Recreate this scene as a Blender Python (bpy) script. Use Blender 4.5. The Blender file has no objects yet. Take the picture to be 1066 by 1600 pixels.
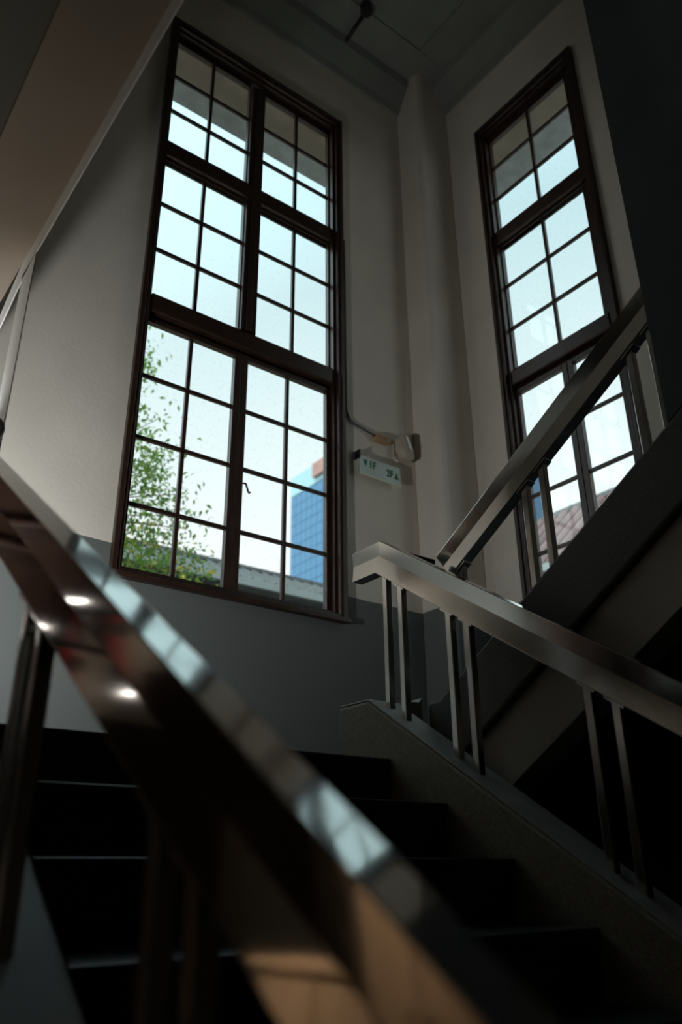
import bpy, bmesh, math, random
from mathutils import Vector, Matrix

random.seed(7)
C = bpy.context.scene.collection
S = bpy.context.scene
E = 1.5                      # eye height above the ground floor; heights below are given from the eye

# ------------------------------------------------------------------ camera
YAW, PIT, ROL = math.radians(-37.29037), math.radians(24.07393), math.radians(-0.52803)
cy, sy = math.cos(YAW), math.sin(YAW)
M3 = Matrix(((cy, -sy, 0), (sy, cy, 0), (0, 0, 1)))
fw = Vector((0, math.cos(PIT), math.sin(PIT))); rt = Vector((1, 0, 0)); up = rt.cross(fw)
r2 = M3 @ (math.cos(ROL) * rt + math.sin(ROL) * up)
u2 = M3 @ (-math.sin(ROL) * rt + math.cos(ROL) * up)
f2 = M3 @ fw
cam = bpy.data.cameras.new('camera'); camo = bpy.data.objects.new('camera', cam); C.objects.link(camo)
camo.matrix_world = Matrix(((r2.x, u2.x, -f2.x, 0), (r2.y, u2.y, -f2.y, 0), (r2.z, u2.z, -f2.z, E), (0, 0, 0, 1)))
cam.sensor_fit = 'VERTICAL'; cam.sensor_height = 36.0; cam.sensor_width = 24.0
cam.lens = 36.0 * 1256.64 / 1600.0
cam.clip_start = 0.02; cam.clip_end = 600
cam.dof.use_dof = True; cam.dof.focus_distance = 3.5; cam.dof.aperture_fstop = 1.9
S.camera = camo

# ------------------------------------------------------------------ sky, sun, exposure
W = bpy.data.worlds.new('sky'); S.world = W; W.use_nodes = True
wn = W.node_tree.nodes; wl = W.node_tree.links; wn.clear()
out = wn.new('ShaderNodeOutputWorld'); bg = wn.new('ShaderNodeBackground')
SUN_AZ, SUN_EL = math.radians(-104), math.radians(56)     # azimuth from +y towards +x
tc = wn.new('ShaderNodeTexCoord'); sp = wn.new('ShaderNodeSeparateXYZ')
wl.new(tc.outputs['Generated'], sp.inputs[0])
ramp = wn.new('ShaderNodeValToRGB'); wl.new(sp.outputs[2], ramp.inputs[0])
cr = ramp.color_ramp
cr.elements[0].position = 0.0; cr.elements[0].color = (1.0, 1.0, 1.0, 1)
cr.elements[1].position = 1.0; cr.elements[1].color = (0.28, 0.47, 0.58, 1)
for p_, c_ in ((0.28, (1.0, 1.0, 1.0, 1)), (0.45, (0.83, 0.935, 0.945, 1)), (0.70, (0.54, 0.75, 0.80, 1))):
    e_ = cr.elements.new(p_); e_.color = c_
# haze brightens smoothly towards the sun
nm = wn.new('ShaderNodeVectorMath'); nm.operation = 'DOT_PRODUCT'
wl.new(tc.outputs['Generated'], nm.inputs[0])
nm.inputs[1].default_value = (math.sin(SUN_AZ) * math.cos(SUN_EL), math.cos(SUN_AZ) * math.cos(SUN_EL), math.sin(SUN_EL))
mr = wn.new('ShaderNodeMapRange'); mr.inputs[1].default_value = -0.2; mr.inputs[2].default_value = 1.0
mr.inputs[1].default_value = 0.2; mr.inputs[3].default_value = 1.18; mr.inputs[4].default_value = 3.6
wl.new(nm.outputs['Value'], mr.inputs[0])
wl.new(ramp.outputs[0], bg.inputs[0]); wl.new(mr.outputs[0], bg.inputs[1])
wl.new(bg.outputs[0], out.inputs[0])

sun = bpy.data.lights.new('sun', 'SUN'); suno = bpy.data.objects.new('sun', sun); C.objects.link(suno)
sun.energy = 4.0; sun.angle = math.radians(0.6); sun.color = (1.0, 0.95, 0.86)
sd = Vector((math.sin(SUN_AZ) * math.cos(SUN_EL), math.cos(SUN_AZ) * math.cos(SUN_EL), math.sin(SUN_EL)))
suno.rotation_euler = (sd).to_track_quat('Z', 'Y').to_euler(); suno.location = (-6, 2, 12)

S.view_settings.view_transform = 'Standard'; S.view_settings.look = 'None'
S.view_settings.exposure = 0.0; S.view_settings.gamma = 1.0; S.view_settings.use_curve_mapping = False
S.cycles.use_denoising = True
S.cycles.max_bounces = 10; S.cycles.diffuse_bounces = 6; S.cycles.glossy_bounces = 5
S.cycles.transparent_max_bounces = 24; S.cycles.caustics_reflective = False; S.cycles.caustics_refractive = False
S.cycles.sample_clamp_indirect = 6.0

# ------------------------------------------------------------------ materials
def mat(name, col, rough=0.6, metal=0.0, var=0.12, scale=6.0, bump=0.0, bscale=60.0, spec=0.5, col2=None, stretch=None, rvar=0.0):
    m = bpy.data.materials.new(name); m.use_nodes = True
    n = m.node_tree.nodes; l = m.node_tree.links
    b = n['Principled BSDF']
    b.inputs['Metallic'].default_value = metal; b.inputs['Roughness'].default_value = rough
    b.inputs['Specular IOR Level'].default_value = spec
    t = n.new('ShaderNodeTexCoord'); mp = n.new('ShaderNodeMapping'); l.new(t.outputs['Object'], mp.inputs[0])
    if stretch: mp.inputs['Scale'].default_value = stretch
    nz = n.new('ShaderNodeTexNoise'); nz.inputs['Scale'].default_value = scale; nz.inputs['Detail'].default_value = 6
    l.new(mp.outputs[0], nz.inputs['Vector'])
    rp = n.new('ShaderNodeValToRGB'); l.new(nz.outputs['Fac'], rp.inputs[0])
    c1 = col; c2 = col2 or tuple(max(0, c * (1 - 2 * var)) for c in col)
    rp.color_ramp.elements[0].position = 0.3; rp.color_ramp.elements[0].color = (*c2, 1)
    rp.color_ramp.elements[1].position = 0.68; rp.color_ramp.elements[1].color = (*c1, 1)
    l.new(rp.outputs[0], b.inputs['Base Color'])
    if rvar:
        r_ = n.new('ShaderNodeMapRange'); r_.inputs[3].default_value = max(0.02, rough - rvar); r_.inputs[4].default_value = rough + rvar
        l.new(nz.outputs['Fac'], r_.inputs[0]); l.new(r_.outputs[0], b.inputs['Roughness'])
    if bump:
        n2 = n.new('ShaderNodeTexNoise'); n2.inputs['Scale'].default_value = bscale; n2.inputs['Detail'].default_value = 4
        l.new(mp.outputs[0], n2.inputs['Vector'])
        bp = n.new('ShaderNodeBump'); bp.inputs['Strength'].default_value = bump; bp.inputs['Distance'].default_value = 0.01
        l.new(n2.outputs['Fac'], bp.inputs['Height']); l.new(bp.outputs[0], b.inputs['Normal'])
    return m

def wall_mat(name, upper, lower, zline):
    m = mat(name, upper, 0.75, var=0.05, scale=2.5, bump=0.12, bscale=45, spec=0.25)
    n = m.node_tree.nodes; l = m.node_tree.links; b = n['Principled BSDF']
    src = b.inputs['Base Color'].links[0].from_socket
    g = n.new('ShaderNodeNewGeometry'); s = n.new('ShaderNodeSeparateXYZ'); l.new(g.outputs['Position'], s.inputs[0])
    nz = n.new('ShaderNodeTexNoise'); nz.inputs['Scale'].default_value = 30
    ad = n.new('ShaderNodeMath'); ad.operation = 'MULTIPLY_ADD'; ad.inputs[1].default_value = 0.012
    l.new(nz.outputs['Fac'], ad.inputs[0]); l.new(s.outputs[2], ad.inputs[2])
    lt = n.new('ShaderNodeMath'); lt.operation = 'GREATER_THAN'; l.new(ad.outputs[0], lt.inputs[0]); lt.inputs[1].default_value = zline + 0.006
    mx = n.new('ShaderNodeMix'); mx.data_type = 'RGBA'
    l.new(lt.outputs[0], mx.inputs['Factor']); mx.inputs['A'].default_value = (*lower, 1); l.new(src, mx.inputs['B'])
    l.new(mx.outputs['Result'], b.inputs['Base Color'])
    return m

DADO = 1.56
M = {}
M['wall'] = wall_mat('plaster_two_tone', (0.80, 0.73, 0.64), (0.15, 0.16, 0.15), DADO + E)
M['plaster'] = mat('plaster', (0.55, 0.51, 0.45), 0.8, var=0.06, scale=2, bump=0.1, bscale=40, spec=0.2)
M['hall'] = mat('hall_plaster', (0.46, 0.40, 0.32), 0.8, var=0.08, scale=2)
M['ceiling'] = mat('ceiling_paint', (0.32, 0.33, 0.30), 0.85, var=0.08, scale=3, spec=0.2)
M['soffit'] = mat('soffit_paint', (0.33, 0.27, 0.215), 0.85, var=0.08, scale=1.5, spec=0.2)
M['white'] = mat('white_paint', (0.88, 0.88, 0.86), 0.5, var=0.03, scale=4)
M['hall_ceiling_shade'] = mat('hall_ceiling_shaded', (0.16, 0.155, 0.135), 0.85, var=0.08, scale=2, spec=0.2)  # darker colour carries the shade of the unlit recess
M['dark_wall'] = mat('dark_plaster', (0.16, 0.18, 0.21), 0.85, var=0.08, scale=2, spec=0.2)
M['wood'] = mat('red_brown_wood', (0.052, 0.025, 0.017), 0.34, var=0.3, scale=14, bump=0.15, bscale=30, stretch=(6, 6, 0.7))
M['wood_h'] = mat('red_brown_wood_rail', (0.052, 0.025, 0.017), 0.34, var=0.3, scale=14, bump=0.15, bscale=30, stretch=(0.7, 0.7, 6))
M['steel'] = mat('polished_steel', (0.66, 0.63, 0.60), 0.08, 1.0, var=0.06, scale=5, bump=0.03, bscale=7, rvar=0.05)
M['satin'] = mat('satin_steel', (0.70, 0.67, 0.63), 0.13, 1.0, var=0.08, scale=4, bump=0.05, bscale=6, rvar=0.08)
M['cap'] = mat('worn_curb_cap', (0.66, 0.64, 0.63), 0.38, var=0.12, scale=7, bump=0.1, bscale=60)
M['post'] = mat('steel_tube', (0.58, 0.55, 0.52), 0.22, 1.0, var=0.12, scale=9, rvar=0.08)
M['step'] = mat('dark_step_stone', (0.050, 0.052, 0.055), 0.36, var=0.25, scale=30, bump=0.1, bscale=120)
M['curb'] = mat('washed_terrazzo', (0.46, 0.43, 0.37), 0.55, scale=160, col2=(0.26, 0.24, 0.195), bump=0.25, bscale=180)
M['stringer'] = mat('dark_terrazzo', (0.22, 0.215, 0.19), 0.7, scale=150, col2=(0.11, 0.11, 0.10), bump=0.25, bscale=180)
M['slab'] = mat('slab_edge_plaster', (0.70, 0.66, 0.60), 0.8, var=0.08, scale=3, spec=0.2)
M['under'] = mat('shaded_soffit', (0.03, 0.03, 0.03), 0.9, var=0.1, scale=3, spec=0.1)  # shade under the upper flight is put into this near-black colour
M['beige'] = mat('beige_plastic', (0.52, 0.45, 0.36), 0.4, var=0.06, scale=8)
M['orange'] = mat('aged_connector', (0.50, 0.31, 0.16), 0.5, var=0.12, scale=20)
M['cable'] = mat('grey_cable', (0.10, 0.105, 0.11), 0.5, var=0.1, scale=10)
M['dark_metal'] = mat('dark_metal', (0.03, 0.03, 0.032), 0.4, 0.6, var=0.1, scale=10)
M['sign'] = mat('sign_acrylic', (0.62, 0.74, 0.68), 0.25, var=0.04, scale=4)
M['sign_edge'] = mat('sign_edge', (0.80, 0.86, 0.66), 0.3, var=0.03, scale=4)
M['green'] = mat('sign_green', (0.012, 0.16, 0.045), 0.5, var=0.03, scale=4)
M['tile'] = mat('roof_tile_grey', (0.085, 0.10, 0.105), 0.7, var=0.2, scale=5)
M['tile_red'] = mat('roof_tile_brown', (0.15, 0.10, 0.10), 0.7, var=0.2, scale=3)
M['fascia'] = mat('fascia_grey', (0.20, 0.24, 0.24), 0.6, var=0.06, scale=3)
M['far_wall'] = mat('dim_wall', (0.045, 0.055, 0.06), 0.8, var=0.15, scale=4)
M['far_wall_light'] = mat('pale_far_wall', (0.40, 0.42, 0.42), 0.8, var=0.1, scale=1)
M['blue_glass'] = mat('blue_curtain_glass', (0.040, 0.155, 0.29), 0.35, var=0.08, scale=0.05, spec=0.4)
M['blue_bar'] = mat('curtain_mullion', (0.028, 0.09, 0.16), 0.5, var=0.05, scale=0.3)
M['crown_glass'] = mat('pale_parapet_glass', (0.24, 0.42, 0.47), 0.4, var=0.05, scale=0.1)
M['rust'] = mat('roof_plant_red', (0.28, 0.17, 0.15), 0.7, var=0.1, scale=0.5)
M['eave'] = mat('eave_board', (0.20, 0.17, 0.14), 0.8, var=0.1, scale=5)
M['gutter'] = mat('eave_gutter', (0.30, 0.33, 0.35), 0.6, var=0.15, scale=8)
M['bark'] = mat('bark', (0.10, 0.075, 0.05), 0.9, var=0.2, scale=12)
M['ground'] = mat('outside_ground', (0.30, 0.28, 0.24), 0.9, var=0.15, scale=1)
M['floor'] = mat('hall_floor', (0.10, 0.085, 0.07), 0.5, var=0.15, scale=2)
M['red'] = mat('red_paint', (0.45, 0.02, 0.02), 0.5, var=0.05, scale=4)

def leaf_mat(name, col):
    m = mat(name, col, 0.5, var=0.2, scale=4, spec=0.3)
    n = m.node_tree.nodes; l = m.node_tree.links; b = n['Principled BSDF']
    tr = n.new('ShaderNodeBsdfTranslucent'); mx = n.new('ShaderNodeMixShader'); mx.inputs[0].default_value = 0.45
    l.new(b.inputs['Base Color'].links[0].from_socket, tr.inputs[0])
    l.new(b.outputs[0], mx.inputs[1]); l.new(tr.outputs[0], mx.inputs[2])
    l.new(mx.outputs[0], n['Material Output'].inputs[0])
    return m
M['leaf'] = leaf_mat('leaf_green', (0.20, 0.34, 0.06))
M['leaf_dark'] = leaf_mat('leaf_deep_green', (0.12, 0.26, 0.06))
M['leaf_yellow'] = leaf_mat('leaf_yellow', (0.55, 0.46, 0.07))

def glass_mat():
    m = bpy.data.materials.new('window_glass'); m.use_nodes = True
    n = m.node_tree.nodes; l = m.node_tree.links; n.clear()
    o = n.new('ShaderNodeOutputMaterial'); t = n.new('ShaderNodeBsdfTransparent'); g = n.new('ShaderNodeBsdfGlossy')
    d = n.new('ShaderNodeBsdfDiffuse'); d.inputs[0].default_value = (0.5, 0.52, 0.5, 1)
    t.inputs[0].default_value = (0.965, 0.985, 0.98, 1); g.inputs['Roughness'].default_value = 0.03
    mx = n.new('ShaderNodeMixShader'); mx.inputs[0].default_value = 0.03; l.new(t.outputs[0], mx.inputs[1]); l.new(g.outputs[0], mx.inputs[2])
    tc = n.new('ShaderNodeTexCoord')           # dust and dried rain specks
    nz = n.new('ShaderNodeTexNoise'); nz.inputs['Scale'].default_value = 45; nz.inputs['Detail'].default_value = 5
    l.new(tc.outputs['Object'], nz.inputs['Vector'])
    mr = n.new('ShaderNodeMapRange'); mr.inputs[1].default_value = 0.55; mr.inputs[2].default_value = 0.85; mr.inputs[3].default_value = 0.0; mr.inputs[4].default_value = 0.07
    l.new(nz.outputs['Fac'], mr.inputs[0])
    m2 = n.new('ShaderNodeMixShader'); l.new(mr.outputs[0], m2.inputs[0]); l.new(mx.outputs[0], m2.inputs[1]); l.new(d.outputs[0], m2.inputs[2])
    l.new(m2.outputs[0], o.inputs[0])
    return m
M['glass'] = glass_mat()

# ------------------------------------------------------------------ mesh helpers (z is measured from the eye, E is added here)
class MB:
    def __init__(s): s.v = []; s.f = []
    def add(s, vs, fs):
        o = len(s.v); s.v += [tuple(v) for v in vs]; s.f += [tuple(i + o for i in f) for f in fs]; return s
    def box(s, x0, x1, y0, y1, z0, z1):
        x0, x1 = sorted((x0, x1)); y0, y1 = sorted((y0, y1)); z0, z1 = sorted((z0, z1))
        return s.add([(x0, y0, z0), (x1, y0, z0), (x1, y1, z0), (x0, y1, z0), (x0, y0, z1), (x1, y0, z1), (x1, y1, z1), (x0, y1, z1)],
                     [(0, 3, 2, 1), (4, 5, 6, 7), (0, 1, 5, 4), (1, 2, 6, 5), (2, 3, 7, 6), (3, 0, 4, 7)])
    def prism_x(s, prof, x0, x1):          # prof: (y,z) polygon extruded along x
        n = len(prof)
        return s.add([(x0, y, z) for y, z in prof] + [(x1, y, z) for y, z in prof],
                     [tuple(range(n))[::-1], tuple(range(n, 2 * n))] + [(i, (i + 1) % n, n + (i + 1) % n, n + i) for i in range(n)])
    def prism_y(s, prof, y0, y1):          # prof: (x,z)
        n = len(prof)
        return s.add([(x, y0, z) for x, z in prof] + [(x, y1, z) for x, z in prof],
                     [tuple(range(n)), tuple(range(n, 2 * n))[::-1]] + [(i, n + i, n + (i + 1) % n, (i + 1) % n) for i in range(n)])
    def prism_z(s, prof, z0, z1):          # prof: (x,y)
        n = len(prof)
        return s.add([(x, y, z0) for x, y in prof] + [(x, y, z1) for x, y in prof],
                     [tuple(range(n))[::-1], tuple(range(n, 2 * n))] + [(i, (i + 1) % n, n + (i + 1) % n, n + i) for i in range(n)])
    def rail(s, path, prof, x):            # path of (y,z) in the plane x, profile (dx, height); mitred corners
        rings = []
        P = [Vector(p) for p in path]
        for i, p in enumerate(P):
            a = (P[i] - P[i - 1]).normalized() if i else None
            b = (P[i + 1] - P[i]).normalized() if i < len(P) - 1 else None
            if a is None: a = b
            if b is None: b = a
            na = Vector((-a.y, a.x)); nb = Vector((-b.y, b.x))
            if na.y < 0: na = -na
            if nb.y < 0: nb = -nb
            m = (na + nb).normalized(); m = m / max(0.3, m.dot(na))
            rings.append([(x + u, p.x + m.x * h, p.y + m.y * h) for u, h in prof])
        n = len(prof); vs = [v for r in rings for v in r]; fs = []
        for i in range(len(rings) - 1):
            for j in range(n): fs.append((i * n + j, i * n + (j + 1) % n, (i + 1) * n + (j + 1) % n, (i + 1) * n + j))
        fs.append(tuple(range(n))[::-1]); fs.append(tuple(range((len(rings) - 1) * n, len(rings) * n)))
        return s.add(vs, fs)
    def tube(s, pts, r, k=10, r1=None):
        P = [Vector(p) for p in pts]; rings = []; ref = None
        for i, p in enumerate(P):
            d = (P[min(i + 1, len(P) - 1)] - P[max(i - 1, 0)]).normalized()
            if ref is None: ref = d.orthogonal().normalized()
            a = (ref - d * ref.dot(d)).normalized(); ref = a; b = d.cross(a)
            rr = r if r1 is None else r + (r1 - r) * i / (len(P) - 1)
            rings.append([p + (a * math.cos(t) + b * math.sin(t)) * rr for t in [2 * math.pi * j / k for j in range(k)]])
        n = k; vs = [v for q in rings for v in q]; fs = []
        for i in range(len(rings) - 1):
            for j in range(n): fs.append((i * n + j, i * n + (j + 1) % n, (i + 1) * n + (j + 1) % n, (i + 1) * n + j))
        fs.append(tuple(range(n))[::-1]); fs.append(tuple(range((len(rings) - 1) * n, len(rings) * n)))
        return s.add(vs, fs)
    def mesh(s, name, m, smooth=False):
        me = bpy.data.meshes.new(name); me.from_pydata([(x, y, z + E) for x, y, z in s.v], [], s.f)
        bm = bmesh.new(); bm.from_mesh(me); bmesh.ops.recalc_face_normals(bm, faces=bm.faces); bm.to_mesh(me); bm.free()
        me.materials.append(m)
        if smooth:
            for p in me.polygons: p.use_smooth = True
        return me
    def obj(s, name, m, parent=None, bevel=0.0, smooth=False, seg=2):
        o = bpy.data.objects.new(name, s.mesh(name, m, smooth)); C.objects.link(o)
        if parent: o.parent = parent; o.matrix_parent_inverse = parent.matrix_world.inverted()
        if bevel:
            b = o.modifiers.new('bevel', 'BEVEL'); b.width = bevel; b.segments = seg; b.limit_method = 'ANGLE'; b.angle_limit = math.radians(25)
        return o

def thing(name, label, cat, loc, group=None, kind=None):
    o = bpy.data.objects.new(name, None); C.objects.link(o); o.location = (loc[0], loc[1], loc[2] + E)
    o.empty_display_size = 0.1
    if label: o['label'] = label
    if cat: o['category'] = cat
    if group: o['group'] = group
    if kind: o['kind'] = kind
    bpy.context.view_layer.update()
    return o
def struct(o, label=None):
    o['kind'] = 'structure'
    if label: o['label'] = label
    return o
def tag(o, label, cat, group=None):
    o['label'] = label; o['category'] = cat
    if group: o['group'] = group
    return o

# ------------------------------------------------------------------ the room shell
YA, XB, TH = 3.78, 3.89, 0.13
FL, CE = -1.5, 6.5
XH = -1.7                                   # far wall of the hall on the left
A0, A1, AZ0, AZ1 = 1.43, 2.86, 1.40, 5.59   # opening of the window straight ahead
B0, B1, BZ0, BZ1 = 2.24, 3.13, 1.40, 5.59   # opening of the window beside the flight

w = MB().box(XH - TH, A0, YA, YA + TH, FL, CE + .2).box(A1, XB + TH, YA, YA + TH, FL, CE + .2)
w.box(A0, A1, YA, YA + TH, FL, AZ0).box(A0, A1, YA, YA + TH, AZ1, CE + .2)
struct(w.obj('wall_front', M['wall']))
w = MB().box(XB, XB + TH, B1, YA, FL, CE + .2).box(XB, XB + TH, -4, B0, FL, CE + .2)
w.box(XB, XB + TH, B0, B1, FL, BZ0).box(XB, XB + TH, B0, B1, BZ1, CE + .2)
struct(w.obj('wall_right', M['wall']))
w = MB().box(XH - TH, XH, -4, YA, FL, 2.6)
struct(w.obj('wall_hall', M['hall']))
struct(MB().box(XH - TH, 0.44, -4, YA, 2.6, 2.8).box(0.20, 0.44, -4, YA, 2.8, CE + .2).obj('wall_left', M['plaster']))
struct(MB().box(XH - TH, XB + TH, -4.3, -4, FL, CE + .2).obj('wall_rear', M['hall']))
struct(MB().box(XH - TH, XB + TH, -4.3, YA + TH, FL - .2, FL).obj('floor', M['floor']))
# ceiling with a raised field, and the cove under it
struct(MB().box(0.44, XB, -4, YA, CE, CE + .2).obj('ceiling', M['ceiling']))
def ring(x0, x1, y0, y1, wd, z0, z1):
    return MB().box(x0, x1, y1 - wd, y1, z0, z1).box(x1 - wd, x1, y0, y1 - wd, z0, z1)
struct(ring(0.44, XB, -4, YA, 0.45, CE - .02, CE).obj('trim_1', M['ceiling'], bevel=.006))
cv = MB().prism_x([(YA, 6.18), (YA - .03, 6.18), (YA - .05, 6.24), (YA - .16, 6.40), (YA - .18, 6.48), (YA, 6.48)], 0.44, XB)
struct(cv.obj('trim_2', M['ceiling']))
cv = MB().prism_y([(XB, 6.18), (XB - .03, 6.18), (XB - .05, 6.24), (XB - .16, 6.40), (XB - .18, 6.48), (XB, 6.48)], -4, YA - .18)
struct(cv.obj('trim_3', M['ceiling']))
# square pier in the corner, with a softened arris
px_, py_ = 3.55, 3.50; q = 0.05
struct(MB().prism_z([(px_, YA), (px_, py_ + q), (px_ + q * .3, py_ + q * .3), (px_ + q, py_), (XB, py_), (XB, YA)], 0.37, CE).obj('trim_4', M['wall'], bevel=.012))
# wall over the upper flight that swallows the rail
SL = 0.63
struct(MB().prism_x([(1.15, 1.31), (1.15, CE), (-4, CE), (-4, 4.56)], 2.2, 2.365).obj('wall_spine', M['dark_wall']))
# upper floor beyond the flights
struct(MB().box(0.44, 2.2, -4, -0.80, 2.0, 2.24).box(2.365, XB, -4, -0.72, 2.0, 2.24).obj('slab_upper_floor', M['soffit']))
# landing
LZ = 0.371
struct(MB().box(0.30, XB, 2.30, YA, 0.08, LZ).obj('landing', M['step'], bevel=.006))
# gallery slab over the left side, with white edge trim, raking strut and white post
struct(MB().box(0.258, 0.4898, -4, YA, 2.086, 2.24).obj('slab_gallery', M['soffit']))
struct(MB().box(XH, 0.258, -4, YA, 2.13, 2.24).obj('ceiling_hall', M['hall_ceiling_shade']))
struct(MB().prism_x([(-4, 2.0), (2.40, 2.0), (2.61, 1.967), (2.95, 1.86), (2.95, 1.945), (2.60, 2.087), (2.60, 2.24), (-4, 2.24)], 0.4898, 0.494).obj('trim_5', M['white']))
struct(MB().box(0.4898, 0.493, 2.400, 2.552, LZ, 1.999).obj('trim_6', M['white']))
# cream lining of the hall wall below the gallery
struct(MB().box(XH, 0.16, YA - .012, YA - .001, FL, 2.14).obj('wall_hall_front', M['hall']))

# ------------------------------------------------------------------ windows
def window(name, label, mp, uo, zo, cols_up, rows_top, rows_mid, sashes_low, rows_low, mullion, latch=None):
    """mp maps (u, depth, z) to the room; uo/zo outer casing limits"""
    root = thing(name, label, None, mp((uo[0] + uo[1]) / 2, 0, zo[0]), kind='structure')
    def bx(mb, u0, u1, d0, d1, z0, z1):
        a = mp(u0, d0, z0); b = mp(u1, d1, z1); return mb.box(a[0], b[0], a[1], b[1], a[2], b[2])
    u0, u1 = uo; z0, z1 = zo
    def ringbox(e0, e1, d0, d1):           # frame between inset e0 and e1
        m = MB()
        bx(m, u0 + e0, u0 + e1, d0, d1, z0 + e0, z1 - e0); bx(m, u1 - e1, u1 - e0, d0, d1, z0 + e0, z1 - e0)
        bx(m, u0 + e1, u1 - e1, d0, d1, z1 - e1, z1 - e0); bx(m, u0 + e1, u1 - e1, d0, d1, z0 + e0, z0 + e1)
        return m
    ringbox(0, .030, -.040, 0).obj('casing', M['wood'], root, bevel=.004)
    ringbox(.030, .052, -.028, .0).obj('casing_bead', M['wood'], root, bevel=.004)
    ringbox(.046, .072, .001, .10).obj('frame', M['wood'], root, bevel=.003)
    m = MB(); bx(m, u0 - .012, u1 + .012, -.058, -.041, z0 - .004, z0 + .030); m.obj('sill', M['wood_h'], root, bevel=.004)
    ui0, ui1 = u0 + .073, u1 - .073
    if mullion:
        m = MB(); bx(m, mullion[0], mullion[1], .02, .10, rows_mid[-1], rows_top[0]); bx(m, mullion[0] + .035, mullion[1] - .035, .008, .02, rows_mid[-1], rows_top[0])
        m.obj('mullion', M['wood'], root, bevel=.004)
    m = MB(); bx(m, ui0, ui1, .012, .045, rows_mid[0] + .02, rows_top[-1] - .02); bx(m, ui0, ui1, .045, .10, rows_mid[0], rows_top[-1]); m.obj('transom', M['wood_h'], root, bevel=.006)
    m = MB(); bx(m, ui0, ui1, -.002, .055, rows_low[0] + .06, rows_mid[-1] - .02); bx(m, ui0, ui1, .055, .10, rows_low[0] + .035, rows_mid[-1]); m.obj('transom', M['wood_h'], root, bevel=.012)
    def sash(us, zs, d, border):
        """us: glass edges with bar centres between; border (l, r, b, t) widths of the sash frame"""
        m = MB(); l_, r_, b_, t_ = border
        a, b = us[0], us[-1]; zt, zb = zs[0], zs[-1]
        if l_: bx(m, a - l_, a, d, d + .04, zb - b_, zt + t_)
        if r_: bx(m, b, b + r_, d, d + .04, zb - b_, zt + t_)
        if b_: bx(m, a, b, d, d + .04, zb - b_, zb)
        if t_: bx(m, a, b, d, d + .04, zt, zt + t_)
        s_ = m.obj('sash', M['wood'], root, bevel=.003)
        hb = .0125
        for u in us[1:-1]:
            k = MB(); bx(k, u - hb, u + hb, d + .006, d + .032, zb, zt); k.obj('muntin', M['wood'], s_, bevel=.003, seg=1)
        for z in zs[1:-1]:
            ed = [a] + [x for u in us[1:-1] for x in (u - hb, u + hb)] + [b]
            for i in range(0, len(ed), 2):
                k = MB(); bx(k, ed[i], ed[i + 1], d + .008, d + .030, z - hb, z + hb); k.obj('muntin', M['wood_h'], s_, bevel=.003, seg=1)
        for i in range(len(us) - 1):
            for j in range(len(zs) - 1):
                a0 = us[i] + (hb if i else 0); a1 = us[i + 1] - (hb if i < len(us) - 2 else 0)
                b1 = zs[j] - (hb if j else 0); b0 = zs[j + 1] + (hb if j < len(zs) - 2 else 0)
                k = MB(); bx(k, a0, a1, d + .017, d + .021, b0, b1); k.obj('pane', M['glass'], s_)
    for k, us in enumerate(cols_up):
        bl = us[0] - ui0 if k == 0 else .008
        br = ui1 - us[-1] if k == len(cols_up) - 1 else .008
        sash(us, rows_top, .045, (bl, br, .006, z1 - .074 - rows_top[0])); sash(us, rows_mid, .045, (bl, br, .006, .006))
    for k, (us, bl, br) in enumerate(sashes_low):
        sash(us, rows_low, .035 + .0 * k, (bl, br, .03, .034))
    if latch:
        u, z = latch
        pts = [mp(u, .02, z + .03), mp(u + .004, -.002, z + .02), mp(u + .012, -.012, z - .02), mp(u + .014, -.014, z - .035), mp(u + .022, -.014, z - .042), mp(u + .030, -.014, z - .034)]
        MB().tube(pts, .006, 8).obj('latch', M['dark_metal'], root, smooth=True)
    return root

mpA = lambda u, d, z: (u, YA + d, z)
mpB = lambda u, d, z: (XB + d, u, z)
mpL = lambda u, d, z: (XH - d, u, z)
window('window_1', 'tall dark wood window facing the camera, four panes wide, with tree and blue tower outside', mpA, (1.386, 2.898), (1.375, 5.63),
       [[1.468, 1.770, 2.079], [2.211, 2.513, 2.815]], [5.50, 5.168, 4.83, 4.51], [4.345, 3.975, 3.597, 3.228],
       [([1.459, 1.763, 2.068], .0, .047), ([2.165, 2.476, 2.789], .047, .035)], [3.02, 2.648, 2.24, 1.826, 1.438], (2.087, 2.203), latch=(2.160, 2.10))
window('window_2', 'tall narrow dark wood window beside the upper flight, two panes wide', mpB, (2.197, 3.176), (1.375, 5.635),
       [[2.335, 2.702, 3.094]], [5.49, 5.215, 4.89, 4.552], [4.387, 4.02, 3.63, 3.265],
       [([2.300, 2.612], .028, .045), ([2.704, 3.080], .045, .02)], [3.06, 2.665, 2.258, 1.85, 1.44], None)

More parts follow.
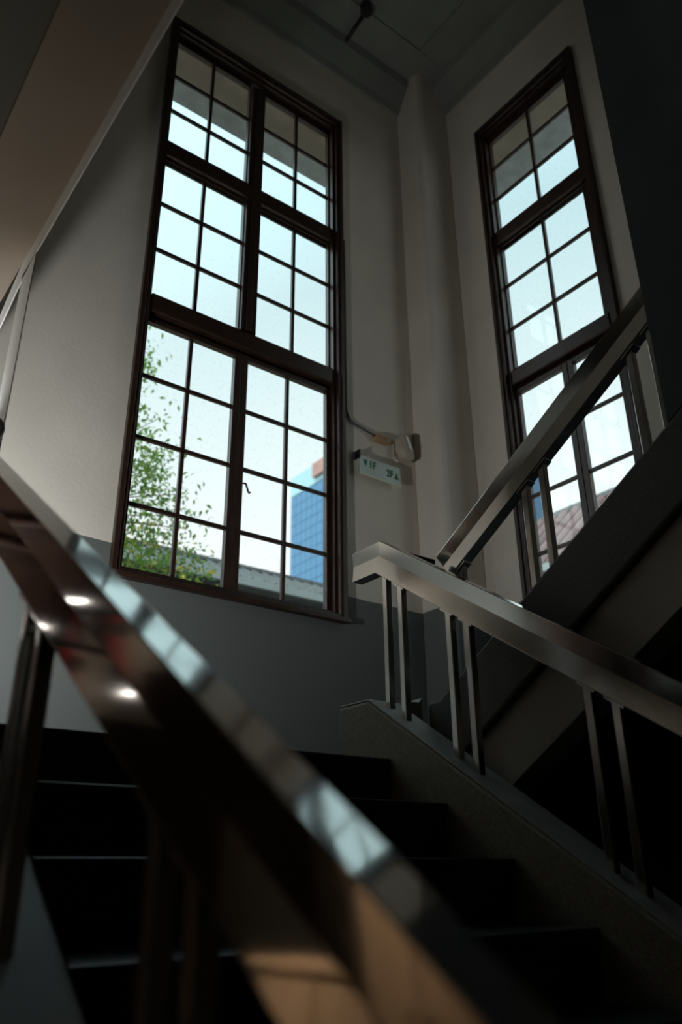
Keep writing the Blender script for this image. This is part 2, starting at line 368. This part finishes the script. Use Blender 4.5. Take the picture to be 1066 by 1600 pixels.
# ------------------------------------------------------------------ stairs
R_, T_ = 0.170, 0.268
fl = thing('stair_flight', 'dark stone stair flight rising from the hall floor to the landing, between two steel balustrades', 'staircase', (1.2, 0.9, FL))
for k in range(1, 11):
    z1 = LZ - R_ * k; y1 = 2.30 - T_ * (k - 1)
    y0 = 2.30 - T_ * k
    m = MB().box(0.477, 1.965, y0, y1 + (.0), z1 - R_ if k < 10 else FL, z1 - .03)
    st = m.obj('step', M['step'], fl)
    MB().box(0.477, 1.965, y0 - .018, y1, z1 - .03, z1).obj('nosing', M['step'], st, bevel=.005)
def curb(x0, x1, c, yend, yk, zk, low):
    s = 0.638; yb = -0.50
    zb = zk - s * (yk - yb)
    return MB().prism_x([(yend, low), (yend, zk), (yk, zk), (yb, zb), (yb, FL), (yb + .2, FL)], x0, x1)
def cap(x0, x1, yend, yk, zk):
    q = .638; yb = -.50; zb = zk - q * (yk - yb); t = .007
    return MB().prism_x([(yend - .012, zk + .0005), (yend - .012, zk + t), (yk, zk + t), (yb, zb + t), (yb, zb + .0005), (yk, zk + .0005)], x0 + .003, x1 - .003)
ck = curb(1.966, 2.128, 0, 2.61, 2.425, 0.598, 0.372).obj('curb', M['curb'], fl, bevel=.012)
cap(1.966, 2.128, 2.61, 2.425, 0.598).obj('cap', M['cap'], ck, bevel=.002)
ck = curb(0.305, 0.476, 0, 2.38, 2.38, 0.584, 0.372).obj('curb', M['curb'], fl, bevel=.012)
cap(0.305, 0.476, 2.38, 2.38, 0.584).obj('cap', M['cap'], ck, bevel=.002)

uf = thing('stair_flight', 'upper stair flight with dark terrazzo side, climbing past the narrow window', 'staircase', (2.9, 2.2, LZ))
zt = lambda y: 0.609 + SL * (2.259 - y)
zs_ = lambda y: 0.332 + SL * (2.259 - y)
zu = lambda y: 0.082 + 0.623 * (2.259 - y)
yt = -0.70
MB().prism_x([(2.34, 0.372), (2.34, .605), (2.27, .605), (2.22, zt(2.21)), (yt, zt(yt)), (yt, zs_(yt)), (2.2, zs_(2.2))], 2.2, 2.365).obj('curb', M['stringer'], uf, bevel=.012)
MB().prism_x([(2.295, 0.372), (2.295, zu(2.295)), (yt, zu(yt)), (yt, zs_(yt) - .002), (2.2, zs_(2.2) - .002)], 2.23, 2.36).obj('slab_edge', M['slab'], uf, bevel=.004)
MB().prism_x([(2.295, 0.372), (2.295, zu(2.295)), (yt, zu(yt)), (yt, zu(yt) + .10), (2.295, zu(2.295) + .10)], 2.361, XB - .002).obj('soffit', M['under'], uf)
for k in range(1, 12):
    z1 = LZ + R_ * k; y1 = 2.26 - T_ * (k - 1); y0 = y1 - T_
    st = MB().box(2.366, XB - .002, y0, y1, z1 - R_ , z1 - .03).obj('step', M['step'], uf)
    MB().box(2.366, XB - .002, y0, y1 + .018, z1 - .03, z1).obj('nosing', M['step'], st, bevel=.005)
# small connecting curb across the well, with a flared fillet
MB().prism_y([(2.129, 0.372), (2.129, .603), (2.185, .607), (2.199, .625), (2.199, .372)], 2.37, 2.52).obj('well_curb', M['curb'], uf)

# ------------------------------------------------------------------ balustrades
PROF = lambda w, g=.010: [(-w / 2, 0), (-w / 2 + g, -.060), (-w / 2 + .002, -.130), (w / 2 - .002, -.130), (w / 2 - g, -.060), (w / 2, 0)]
def posts(root, x, ys, top, bot, s):
    for y in ys:
        for dy in (-.045, .045):
            yy = y + dy; zt_ = top(yy); zb_ = bot(yy); h = .014
            p = MB().box(x - h, x + h, yy - h, yy + h, zb_ - .02, zt_ + .03).obj('post', M['post'], root, bevel=.003)
            MB().prism_x([(yy - .030, top(yy - .030) - .008), (yy + .030, top(yy + .030) - .008), (yy + .030, top(yy + .030)), (yy - .030, top(yy - .030))], x - .022, x + .022).obj('weld_plate', M['post'], p)
SR = 0.66
# right side of the lower flight
b1 = thing('balustrade', 'steel balustrade on the curb between the flights, its end turned level at the landing', 'railing', (2.045, 1.0, FL))
yk, zk = 2.384, 1.259
top1 = lambda y: zk if y > yk else zk - SR * (yk - y)
MB().rail([(2.575, zk), (yk, zk), (-.45, top1(-.45))], PROF(.058), 2.045).obj('handrail', M['satin'], b1, bevel=.0022)
bot1 = lambda y: 0.605 if y > 2.425 else 0.605 - .638 * (2.425 - y)
und1 = lambda y: (zk - .131) if y > 2.34 else zk - .131 - .026 - SR * (2.384 - y) + .0
posts(b1, 2.045, [2.335, 1.985, 1.425, .84, .26, -.3], und1, bot1, SR)
MB().box(2.075, 2.222, 2.27, 2.292, 1.165, 1.187).obj('link_bar', M['steel'], b1, bevel=.004)
# left side of the lower flight
b2 = thing('balustrade', 'polished steel balustrade running close past the camera up the near side of the stair', 'railing', (.388, 1.0, FL))
SQ = 0.645
topl = lambda y: 1.235 if y > 2.384 else -.301 + SQ * y
MB().rail([(2.56, topl(2.384)), (2.384, topl(2.384)), (-.45, topl(-.45))], PROF(.056, .0045), .388).obj('handrail', M['steel'], b2, bevel=.0022)
undl = lambda y: topl(y) - .131 - .026
botl = lambda y: 0.590 if y > 2.38 else 0.590 - .638 * (2.38 - y)
posts(b2, .388, [2.30, 1.93, 1.345, .765, .2, -.3], undl, botl, SQ)
# upper flight
b3 = thing('balustrade', 'steel balustrade of the upper flight, crossing in front of the narrow window', 'railing', (2.283, 1.8, LZ))
SU = 0.615
y_s = 2.30; zs0 = 1.215
topu = lambda y: zs0 + SU * (y_s - y)
MB().rail([(y_s, topu(y_s)), (1.155, topu(1.155))], PROF(.058), 2.283).obj('handrail', M['satin'], b3, bevel=.0022)
undu = lambda y: topu(y) - .131 - .024
posts(b3, 2.283, [2.22, 1.765, 1.235], undu, zt, SU)
# ring bracket on the white post
rg = MB().tube([(.454 + .030 * math.cos(t), 2.385, 1.272 + .034 * math.sin(t)) for t in [2 * math.pi * i / 24 for i in range(25)]], .009, 8)
tag(rg.obj('ring_bracket', M['white'], smooth=True), 'small white ring fixed to the slim white post', 'bracket')

# ------------------------------------------------------------------ sign, lamp, conduits
def text(body, size, x, y, z, m, parent, name):
    cu = bpy.data.curves.new(name, 'FONT'); cu.body = body; cu.size = size; cu.extrude = .0012; cu.align_x = 'CENTER'; cu.align_y = 'CENTER'; cu.offset = .0012
    o = bpy.data.objects.new(name, cu); C.objects.link(o)
    dg = bpy.context.evaluated_depsgraph_get(); me = bpy.data.meshes.new_from_object(o.evaluated_get(dg)); bpy.data.objects.remove(o)
    me.transform(Matrix.Translation((x, y, z + E)) @ Matrix.Rotation(math.radians(90), 4, 'X') @ Matrix.Diagonal((.85, 1, 1, 1)))
    me.materials.clear(); me.materials.append(m)
    o = bpy.data.objects.new(name, me); C.objects.link(o); o.parent = parent; o.matrix_parent_inverse = parent.matrix_world.inverted()
    return o
sg = thing('floor_sign', 'pale acrylic floor sign with green arrows reading 1F and 2F, under the wall lamp', 'sign', (3.18, 3.73, 2.42))
MB().box(3.005, 3.355, 3.722, 3.732, 2.425, 2.556).obj('plate', M['sign'], sg, bevel=.002)
MB().box(3.003, 3.357, 3.7205, 3.7335, 2.419, 2.4248).obj('plate_edge', M['sign_edge'], sg)
MB().box(2.996, 3.0045, 3.722, YA, 2.54, 2.60).obj('bracket', M['dark_metal'], sg)
MB().box(3.30, 3.315, 3.733, YA, 2.50, 2.52).obj('bracket', M['dark_metal'], sg)
MB().prism_y([(3.026, 2.530), (3.062, 2.530), (3.044, 2.483)], 3.7195, 3.7215).obj('arrow', M['green'], sg)
MB().prism_y([(3.300, 2.462), (3.336, 2.462), (3.318, 2.509)], 3.7195, 3.7215).obj('arrow', M['green'], sg)
text('1F', .075, 3.105, 3.7205, 2.505, M['green'], sg, 'lettering')
text('2F', .075, 3.258, 3.7205, 2.487, M['green'], sg, 'lettering')

lm = thing('wall_lamp', 'small beige wall lamp by the corner pier, above the floor sign', 'lamp', (3.40, YA, 2.72))
bmx = MB()
pr = [(3.335, 2.80), (3.395, 2.815), (3.425, 2.79), (3.475, 2.675), (3.455, 2.635), (3.38, 2.645), (3.345, 2.70)]
bmx.prism_y(pr, 3.675, 3.76).obj('housing', M['beige'], lm, bevel=.018, seg=3)
MB().prism_y([(3.375, 2.80), (3.398, 2.80), (3.435, 2.70), (3.412, 2.70)], 3.662, 3.6745).obj('lens', M['white'], lm, bevel=.006)
MB().box(3.34, 3.41, 3.7605, YA, 2.68, 2.77).obj('back_plate', M['beige'], lm)
MB().tube([(3.32, 3.74, 2.66), (3.31, 3.735, 2.63), (3.34, 3.73, 2.612), (3.365, 3.73, 2.618)], .004, 6).obj('pull_wire', M['white'], lm, smooth=True)
jb = MB().box(3.165, 3.285, 3.735, YA - .001, 2.737, 2.785).box(3.18, 3.20, 3.728, 3.735, 2.75, 2.775).box(3.235, 3.255, 3.728, 3.735, 2.75, 2.775)
tag(jb.obj('junction_box', M['orange'], bevel=.004), 'small tan cable junction box beside the wall lamp', 'junction box')
pts = [(2.922, YA - .012, 4.4), (2.922, YA - .012, 2.93)]
for i in range(1, 9):
    t = math.pi / 2 * i / 8; pts.append((2.922 + .09 * (1 - math.cos(t)), YA - .012, 2.93 - .12 * math.sin(t)))
pts += [(3.163, YA - .022, 2.772)]
tag(MB().tube(pts, .008, 8).obj('cable', M['cable'], smooth=True), 'grey cable running down the window casing to the junction box', 'cable')
cd = thing('ceiling_conduit', 'dark conduit with an elbow and round box along the ceiling edge', 'conduit', (2.8, 3.60, CE - .05))
MB().tube([(1.2, 3.71, 6.44), (2.82, 3.71, 6.44), (2.85, 3.69, 6.44), (2.855, 3.65, 6.44), (2.83, 3.36, 6.44)], .016, 8).obj('pipe', M['dark_metal'], cd, smooth=True)
MB().tube([(2.82, 3.30, 6.40), (2.82, 3.30, 6.495)], .05, 14).obj('box', M['dark_metal'], cd, bevel=.006)

# ------------------------------------------------------------------ outside
struct(MB().box(-60, 140, YA + TH + .05, 170, FL - .4, FL - .1).box(XB + TH + .05, 140, -40, YA + TH + .05, FL - .4, FL - .1).box(-60, XH - TH - .05, -40, YA + TH + .05, FL - .4, FL - .1).obj('ground', M['ground']))
ev = thing('eaves', None, None, (2, 4.4, 6.0), kind='structure')
MB().box(-2.4, XB + TH, YA + TH, 4.46, 6.0, 6.12).obj('soffit_board', M['eave'], ev)
MB().box(-2.4, 4.90, 4.46, 4.68, 6.0, 6.12).obj('gutter', M['gutter'], ev)
MB().box(XB + TH, 4.57, -4, 4.459, 6.0, 6.12).obj('soffit_board', M['eave'], ev)
MB().box(4.57, 4.85, -4, 4.459, 6.0, 6.12).obj('gutter', M['gutter'], ev)

h1 = thing('low_house', 'low grey house with a tiled roof and pale eave board outside the wide window', 'house', (5, 11.5, FL - .1))
MB().box(-6, 9.5, 11.35, 16, FL - .1, 4.36).obj('wall', M['far_wall'], h1)
MB().box(-6.4, 9.9, 10.98, 11.05, 4.33, 4.46).obj('eave_board', M['fascia'], h1)
MB().prism_x([(11.0, 4.46), (12.3, 5.14), (13.6, 4.46), (13.6, 4.36), (11.05, 4.36)], -6.4, 9.9).obj('roof_deck', M['tile'], h1)
rt_ = MB()
for i in range(70):
    x = -6.3 + i * .233
    rt_.tube([(x, 11.02, 4.47), (x, 12.28, 5.142)], .028, 6)
o_ = rt_.obj('tile_rows', M['tile'], h1); o_['kind'] = 'stuff'
rd = MB()
for i in range(64): rd.box(-6.35 + i * .254, -6.12 + i * .254, 12.2, 12.4, 5.12, 5.19)
o_ = rd.obj('ridge_tiles', M['tile'], h1); o_['kind'] = 'stuff'

h2 = thing('brown_roofed_house', 'house with a steep brown tiled roof seen low through the narrow window', 'house', (12, 9, FL - .1))
MB().box(11.6, 16, 2, 16, FL - .1, 5.2).obj('wall', M['far_wall_light'], h2)
MB().prism_y([(11.2, 5.0), (13.2, 6.88), (15.2, 5.0), (15.2, 4.9), (11.2, 4.9)], 1.6, 16.4).obj('roof_deck', M['tile_red'], h2)
rt_ = MB()
for i in range(48): rt_.tube([(11.18, 1.7 + i * .31, 5.0), (13.18, 1.7 + i * .31, 6.88)], .08, 6)
o_ = rt_.obj('tile_rows', M['tile_red'], h2); o_['kind'] = 'stuff'
rd = MB()
for i in range(36): rd.box(13.1, 13.3, 1.65 + i * .41, 2.03 + i * .41, 6.84, 6.95)
o_ = rd.obj('ridge_tiles', M['tile'], h2); o_['kind'] = 'stuff'
MB().box(11.12, 11.19, 1.6, 16.4, 4.88, 5.02).obj('eave_board', M['fascia'], h2)

tw = thing('office_tower', 'blue glass office tower rising behind the low grey house', 'tower', (95, 110, FL - .1))
MB().box(80.3, 112, 84, 121.3, FL - .1, 68).obj('core', M['blue_bar'], tw)
MB().box(80.3, 112, 84, 121.3, 68, 72.2).obj('parapet', M['crown_glass'], tw)
MB().box(80.0, 80.25, 84, 121.6, 68.0, 72.2).obj('parapet_screen', M['crown_glass'], tw)
MB().box(79.3, 79.98, 104, 113.2, 69.0, 71.9).obj('roof_sign', M['rust'], tw)
pan = MB().box(0, .22, 0, 1.66, 0, 2.02).mesh('glass_panel', M['blue_glass'])
for v in pan.vertices: v.co.z -= E
for i in range(11):
    for j in range(16):
        o = bpy.data.objects.new('glass_panel', pan); C.objects.link(o)
        o.location = (80.05, 121.5 - 1.76 * (i + 1), 67.9 - 2.12 * (j + 1) + E)
        o.parent = tw; o.matrix_parent_inverse = tw.matrix_world.inverted()

# tree left of the wide window
tr = thing('leafy_tree', 'leafy green tree with some yellow leaves, close outside the wide window', 'tree', (1.4, 8.3, FL - .1))
TY = 8.0
def pt(a, b, y=TY): return Vector((a * y, y, b * y))
trunk = MB().tube([(1.5, 8.6, FL - .1), (1.7, 8.4, .8), (1.9, 8.2, 2.2), (2.3, 8.0, 3.4)], .12, 8, .04)
trunk.obj('trunk', M['bark'], tr, smooth=True)
sprays = [  # direction ratios (x/y, z/y), spread, leaves
    (.355, .395, .030, 90), (.385, .40, .032, 130), (.415, .405, .026, 110), (.45, .398, .022, 70), (.475, .405, .014, 30),
    (.375, .44, .030, 120), (.41, .45, .026, 90), (.44, .455, .024, 60), (.375, .485, .028, 90), (.42, .485, .022, 50), (.455, .475, .016, 24),
    (.372, .52, .026, 110), (.395, .535, .020, 80), (.42, .545, .016, 45), (.43, .56, .012, 30), (.445, .515, .014, 26), (.47, .515, .009, 12), (.478, .46, .012, 18),
    (.365, .57, .022, 80), (.385, .565, .018, 50), (.418, .626, .007, 9), (.36, .62, .020, 60), (.365, .66, .016, 40), (.375, .685, .018, 60), (.368, .715, .018, 60), (.385, .695, .010, 16),
    (.33, .45, .04, 120), (.33, .55, .04, 120), (.335, .64, .035, 90), (.51, .382, .010, 22), (.49, .40, .012, 24), (.46, .385, .02, 50), (.40, .375, .03, 90)]
br = MB(); leafs = []
for a, b, s, n in sprays:
    c = pt(a, b, TY + random.uniform(-.35, .35))
    base = Vector((1.7 + .5 * random.random(), 8.2, min(c.z - .3, 3.2) if b > .45 else 2.2))
    mid = (base + c) / 2 + Vector((random.uniform(-.1, .1), 0, .15))
    br.tube([base, mid, c], .016, 5, .004)
    for k in range(int(n * 1.7)):
        d = Vector((random.gauss(0, s) * TY, random.gauss(0, .25), random.gauss(0, s) * TY))
        leafs.append((c + d, s))
br.obj('branches', M['bark'], tr)['kind'] = 'stuff'
def leaf_verts(c, L, rot):
    w_ = L * .42
    base = [Vector((0, 0, 0)), Vector((-w_ / 2, L * .4, .08 * L)), Vector((0, L * .45, 0)), Vector((w_ / 2, L * .4, .08 * L)), Vector((0, L, -.1 * L))]
    return [rot @ v + c for v in base]
LF = [(0, 1, 2), (0, 2, 3), (1, 4, 2), (2, 4, 3)]
def rndrot():
    return (Matrix.Rotation(random.uniform(0, 6.28), 3, 'Z') @ Matrix.Rotation(random.uniform(-1.2, .4), 3, 'X') @ Matrix.Rotation(random.uniform(-.8, .8), 3, 'Y'))
random.shuffle(leafs)
leafs.sort(key=lambda q: q[0].y)
protos = []
for mm in ('leaf', 'leaf_dark', 'leaf_yellow'):
    k = MB(); k.add(leaf_verts(Vector((0, 0, 0)), .095, Matrix.Identity(3)), LF); me = k.mesh('leaf', M[mm])
    for v in me.vertices: v.co.z -= E
    protos.append(me)
def pick(c):
    if c.z < 3.6 and random.random() < .14: return 2
    return 0 if random.random() < .6 else 1
for c, s in leafs[:260]:
    o = bpy.data.objects.new('leaf', protos[pick(c)]); C.objects.link(o)
    o.matrix_world = Matrix.Translation((c.x, c.y, c.z + E)) @ rndrot().to_4x4() @ Matrix.Scale(random.uniform(.7, 1.25), 4)
    o.parent = tr; o.matrix_parent_inverse = tr.matrix_world.inverted()
far = [MB(), MB(), MB()]
for c, s in leafs[260:]:
    far[pick(c)].add(leaf_verts(c, .09 * random.uniform(.6, 1.2), rndrot()), LF)
for k, mm in zip(far, ('leaf', 'leaf_dark', 'leaf_yellow')):
    k.obj('foliage', M[mm], tr)['kind'] = 'stuff'

# ------------------------------------------------------------------ lamp cluster in the hall, under the gallery
def glow_mat(name, col, e):
    m = mat(name, col, 0.4); b = m.node_tree.nodes['Principled BSDF']
    b.inputs['Emission Color'].default_value = (*col, 1); b.inputs['Emission Strength'].default_value = e
    return m
M['bulb'] = glow_mat('bulb_glow', (1.0, 0.95, 0.88), 25)
LX, LY, LZc = -.35, 3.00, 0.78
sc_ = thing('spotlight_cluster', 'dark ceiling bar with three small spotlights in the side hall', 'lamp', (LX, LY, 2.08))
MB().tube([(LX, LY, 2.08), (LX, LY, LZc + .06)], .012, 8).obj('stem', M['dark_metal'], sc_)
MB().tube([(LX - .2, LY, LZc + .06), (LX + .2, LY, LZc + .06)], .014, 8).obj('bar', M['dark_metal'], sc_)
for x, aim, en, ang, lc in ((LX - .17, (-1.6, 2.6, -.8), 45, 56, (1, .9, .75)), (LX, (-.56, 3.7, .9), 4, 50, (1, .9, .78)), (LX + .17, (.22, 2.40, 2.0), 10, 112, (1, .93, .82))):
    p = Vector((x, LY, LZc)); d = (Vector(aim) - p).normalized(); q_ = p + d * .10
    hd = MB().tube([p - d * .02, q_], .02, 12, .035).obj('lamp_head', M['dark_metal'], sc_)
    MB().tube([q_ + d * .001, q_ + d * .006], .018, 12).obj('bulb', M['bulb'], hd)
    L = bpy.data.lights.new('spotlight', 'SPOT'); lo = bpy.data.objects.new('spotlight', L); C.objects.link(lo)
    L.energy = en; L.spot_size = math.radians(ang); L.spot_blend = 1.0; L.shadow_soft_size = .018; L.color = lc
    e_ = q_ + d * .06; lo.location = (e_.x, e_.y, e_.z + E); lo.rotation_euler = (-d).to_track_quat('Z', 'Y').to_euler()
# things of the side hall that the rail mirrors
rp = MB().tube([(-.56, 3.70, FL), (-.56, 3.70, 1.93)], .032, 12)
tag(rp.obj('fire_pipe', M['red'], smooth=True), 'red fire pipe standing against the wall of the side hall', 'pipe')
dr = thing('door_1', None, None, (-1.1, YA, FL), kind='structure')
MB().box(-.76, -.70, YA - .03, YA - .001, FL, .75).box(-1.55, -1.49, YA - .03, YA - .001, FL, .75).box(-1.49, -.76, YA - .03, YA - .001, .69, .75).obj('frame', M['wood'], dr, bevel=.004)
MB().box(-1.488, -.762, YA - .02, YA - .001, FL, .688).obj('leaf', M['wood'], dr)
cb = thing('added_cabinet', 'low tan wooden piece with two doors, added unseen to warm the rail reflection', 'added_cabinet', (-1.48, 2.66, FL))  # added piece, gives the near rail its warm tan reflection
M['tan'] = mat('tan_wood', (0.62, 0.40, 0.24), 0.5, var=0.15, scale=5, stretch=(1, 1, .3))
MB().box(XH + .002, -1.32, 2.30, 3.02, FL, -.24).box(XH + .002, -1.28, 2.27, 3.05, -.24, -.20).obj('body', M['tan'], cb, bevel=.006)
for y in (2.31, 2.67):
    d_ = MB().box(-1.319, -1.298, y, y + .34, FL + .08, -.27).obj('door', M['tan'], cb, bevel=.006)
    MB().tube([(-1.297, y + (.29 if y < 2.6 else .05), -.7), (-1.28, y + (.29 if y < 2.6 else .05), -.7)], .014, 10).obj('knob', M['dark_metal'], d_)

UX, UY, UZ = .03, 2.60, .70  # unseen uplighter, added to make the glow on the left wall
ul = thing('added_uplighter', 'slim dark uplighter added out of view on the hall floor to brighten the left wall', 'lamp', (UX, UY, FL))
MB().tube([(UX, UY, FL), (UX, UY, FL + .03)], .14, 20).obj('base', M['dark_metal'], ul, bevel=.006)
MB().tube([(UX, UY, FL + .03), (UX, UY, UZ - .12)], .012, 10).obj('pole', M['dark_metal'], ul, smooth=True)
MB().tube([(UX, UY, UZ - .12), (UX, UY, UZ - .02)], .03, 16, .10).obj('shade', M['dark_metal'], ul)
MB().tube([(UX, UY, UZ - .018), (UX, UY, UZ - .010)], .07, 16).obj('bulb', M['bulb'], ul)
L = bpy.data.lights.new('wall_fill', 'SPOT'); lo = bpy.data.objects.new('wall_fill', L); C.objects.link(lo)
L.energy = 105; L.spot_size = math.radians(128); L.spot_blend = 1.0; L.shadow_soft_size = .06; L.color = (.94, .99, 1.0)
lo.location = (UX, UY, UZ + .10 + E); lo.rotation_euler = (Vector((UX, UY, UZ + .10)) - Vector((.85, 3.78, 1.50))).to_track_quat('Z', 'Y').to_euler()

# dark open shelf against the hall wall, mirrored in the near rail
bk = thing('bookcase', 'dark wooden open bookcase against the hall wall below the gallery', 'bookcase', (-.17, 3.65, FL))
for x in (-.49, .12): MB().box(x, x + .025, 3.56, YA - .014, FL, 1.75).obj('side_panel', M['wood'], bk, bevel=.003)
MB().box(-.464, .119, YA - .026, YA - .014, FL, 1.75).obj('back_panel', M['wood'], bk)
for k in range(8): MB().box(-.464, .119, 3.57, YA - .027, FL + .08 + k * .40, FL + .105 + k * .40).obj('shelf', M['wood_h'], bk, bevel=.003)
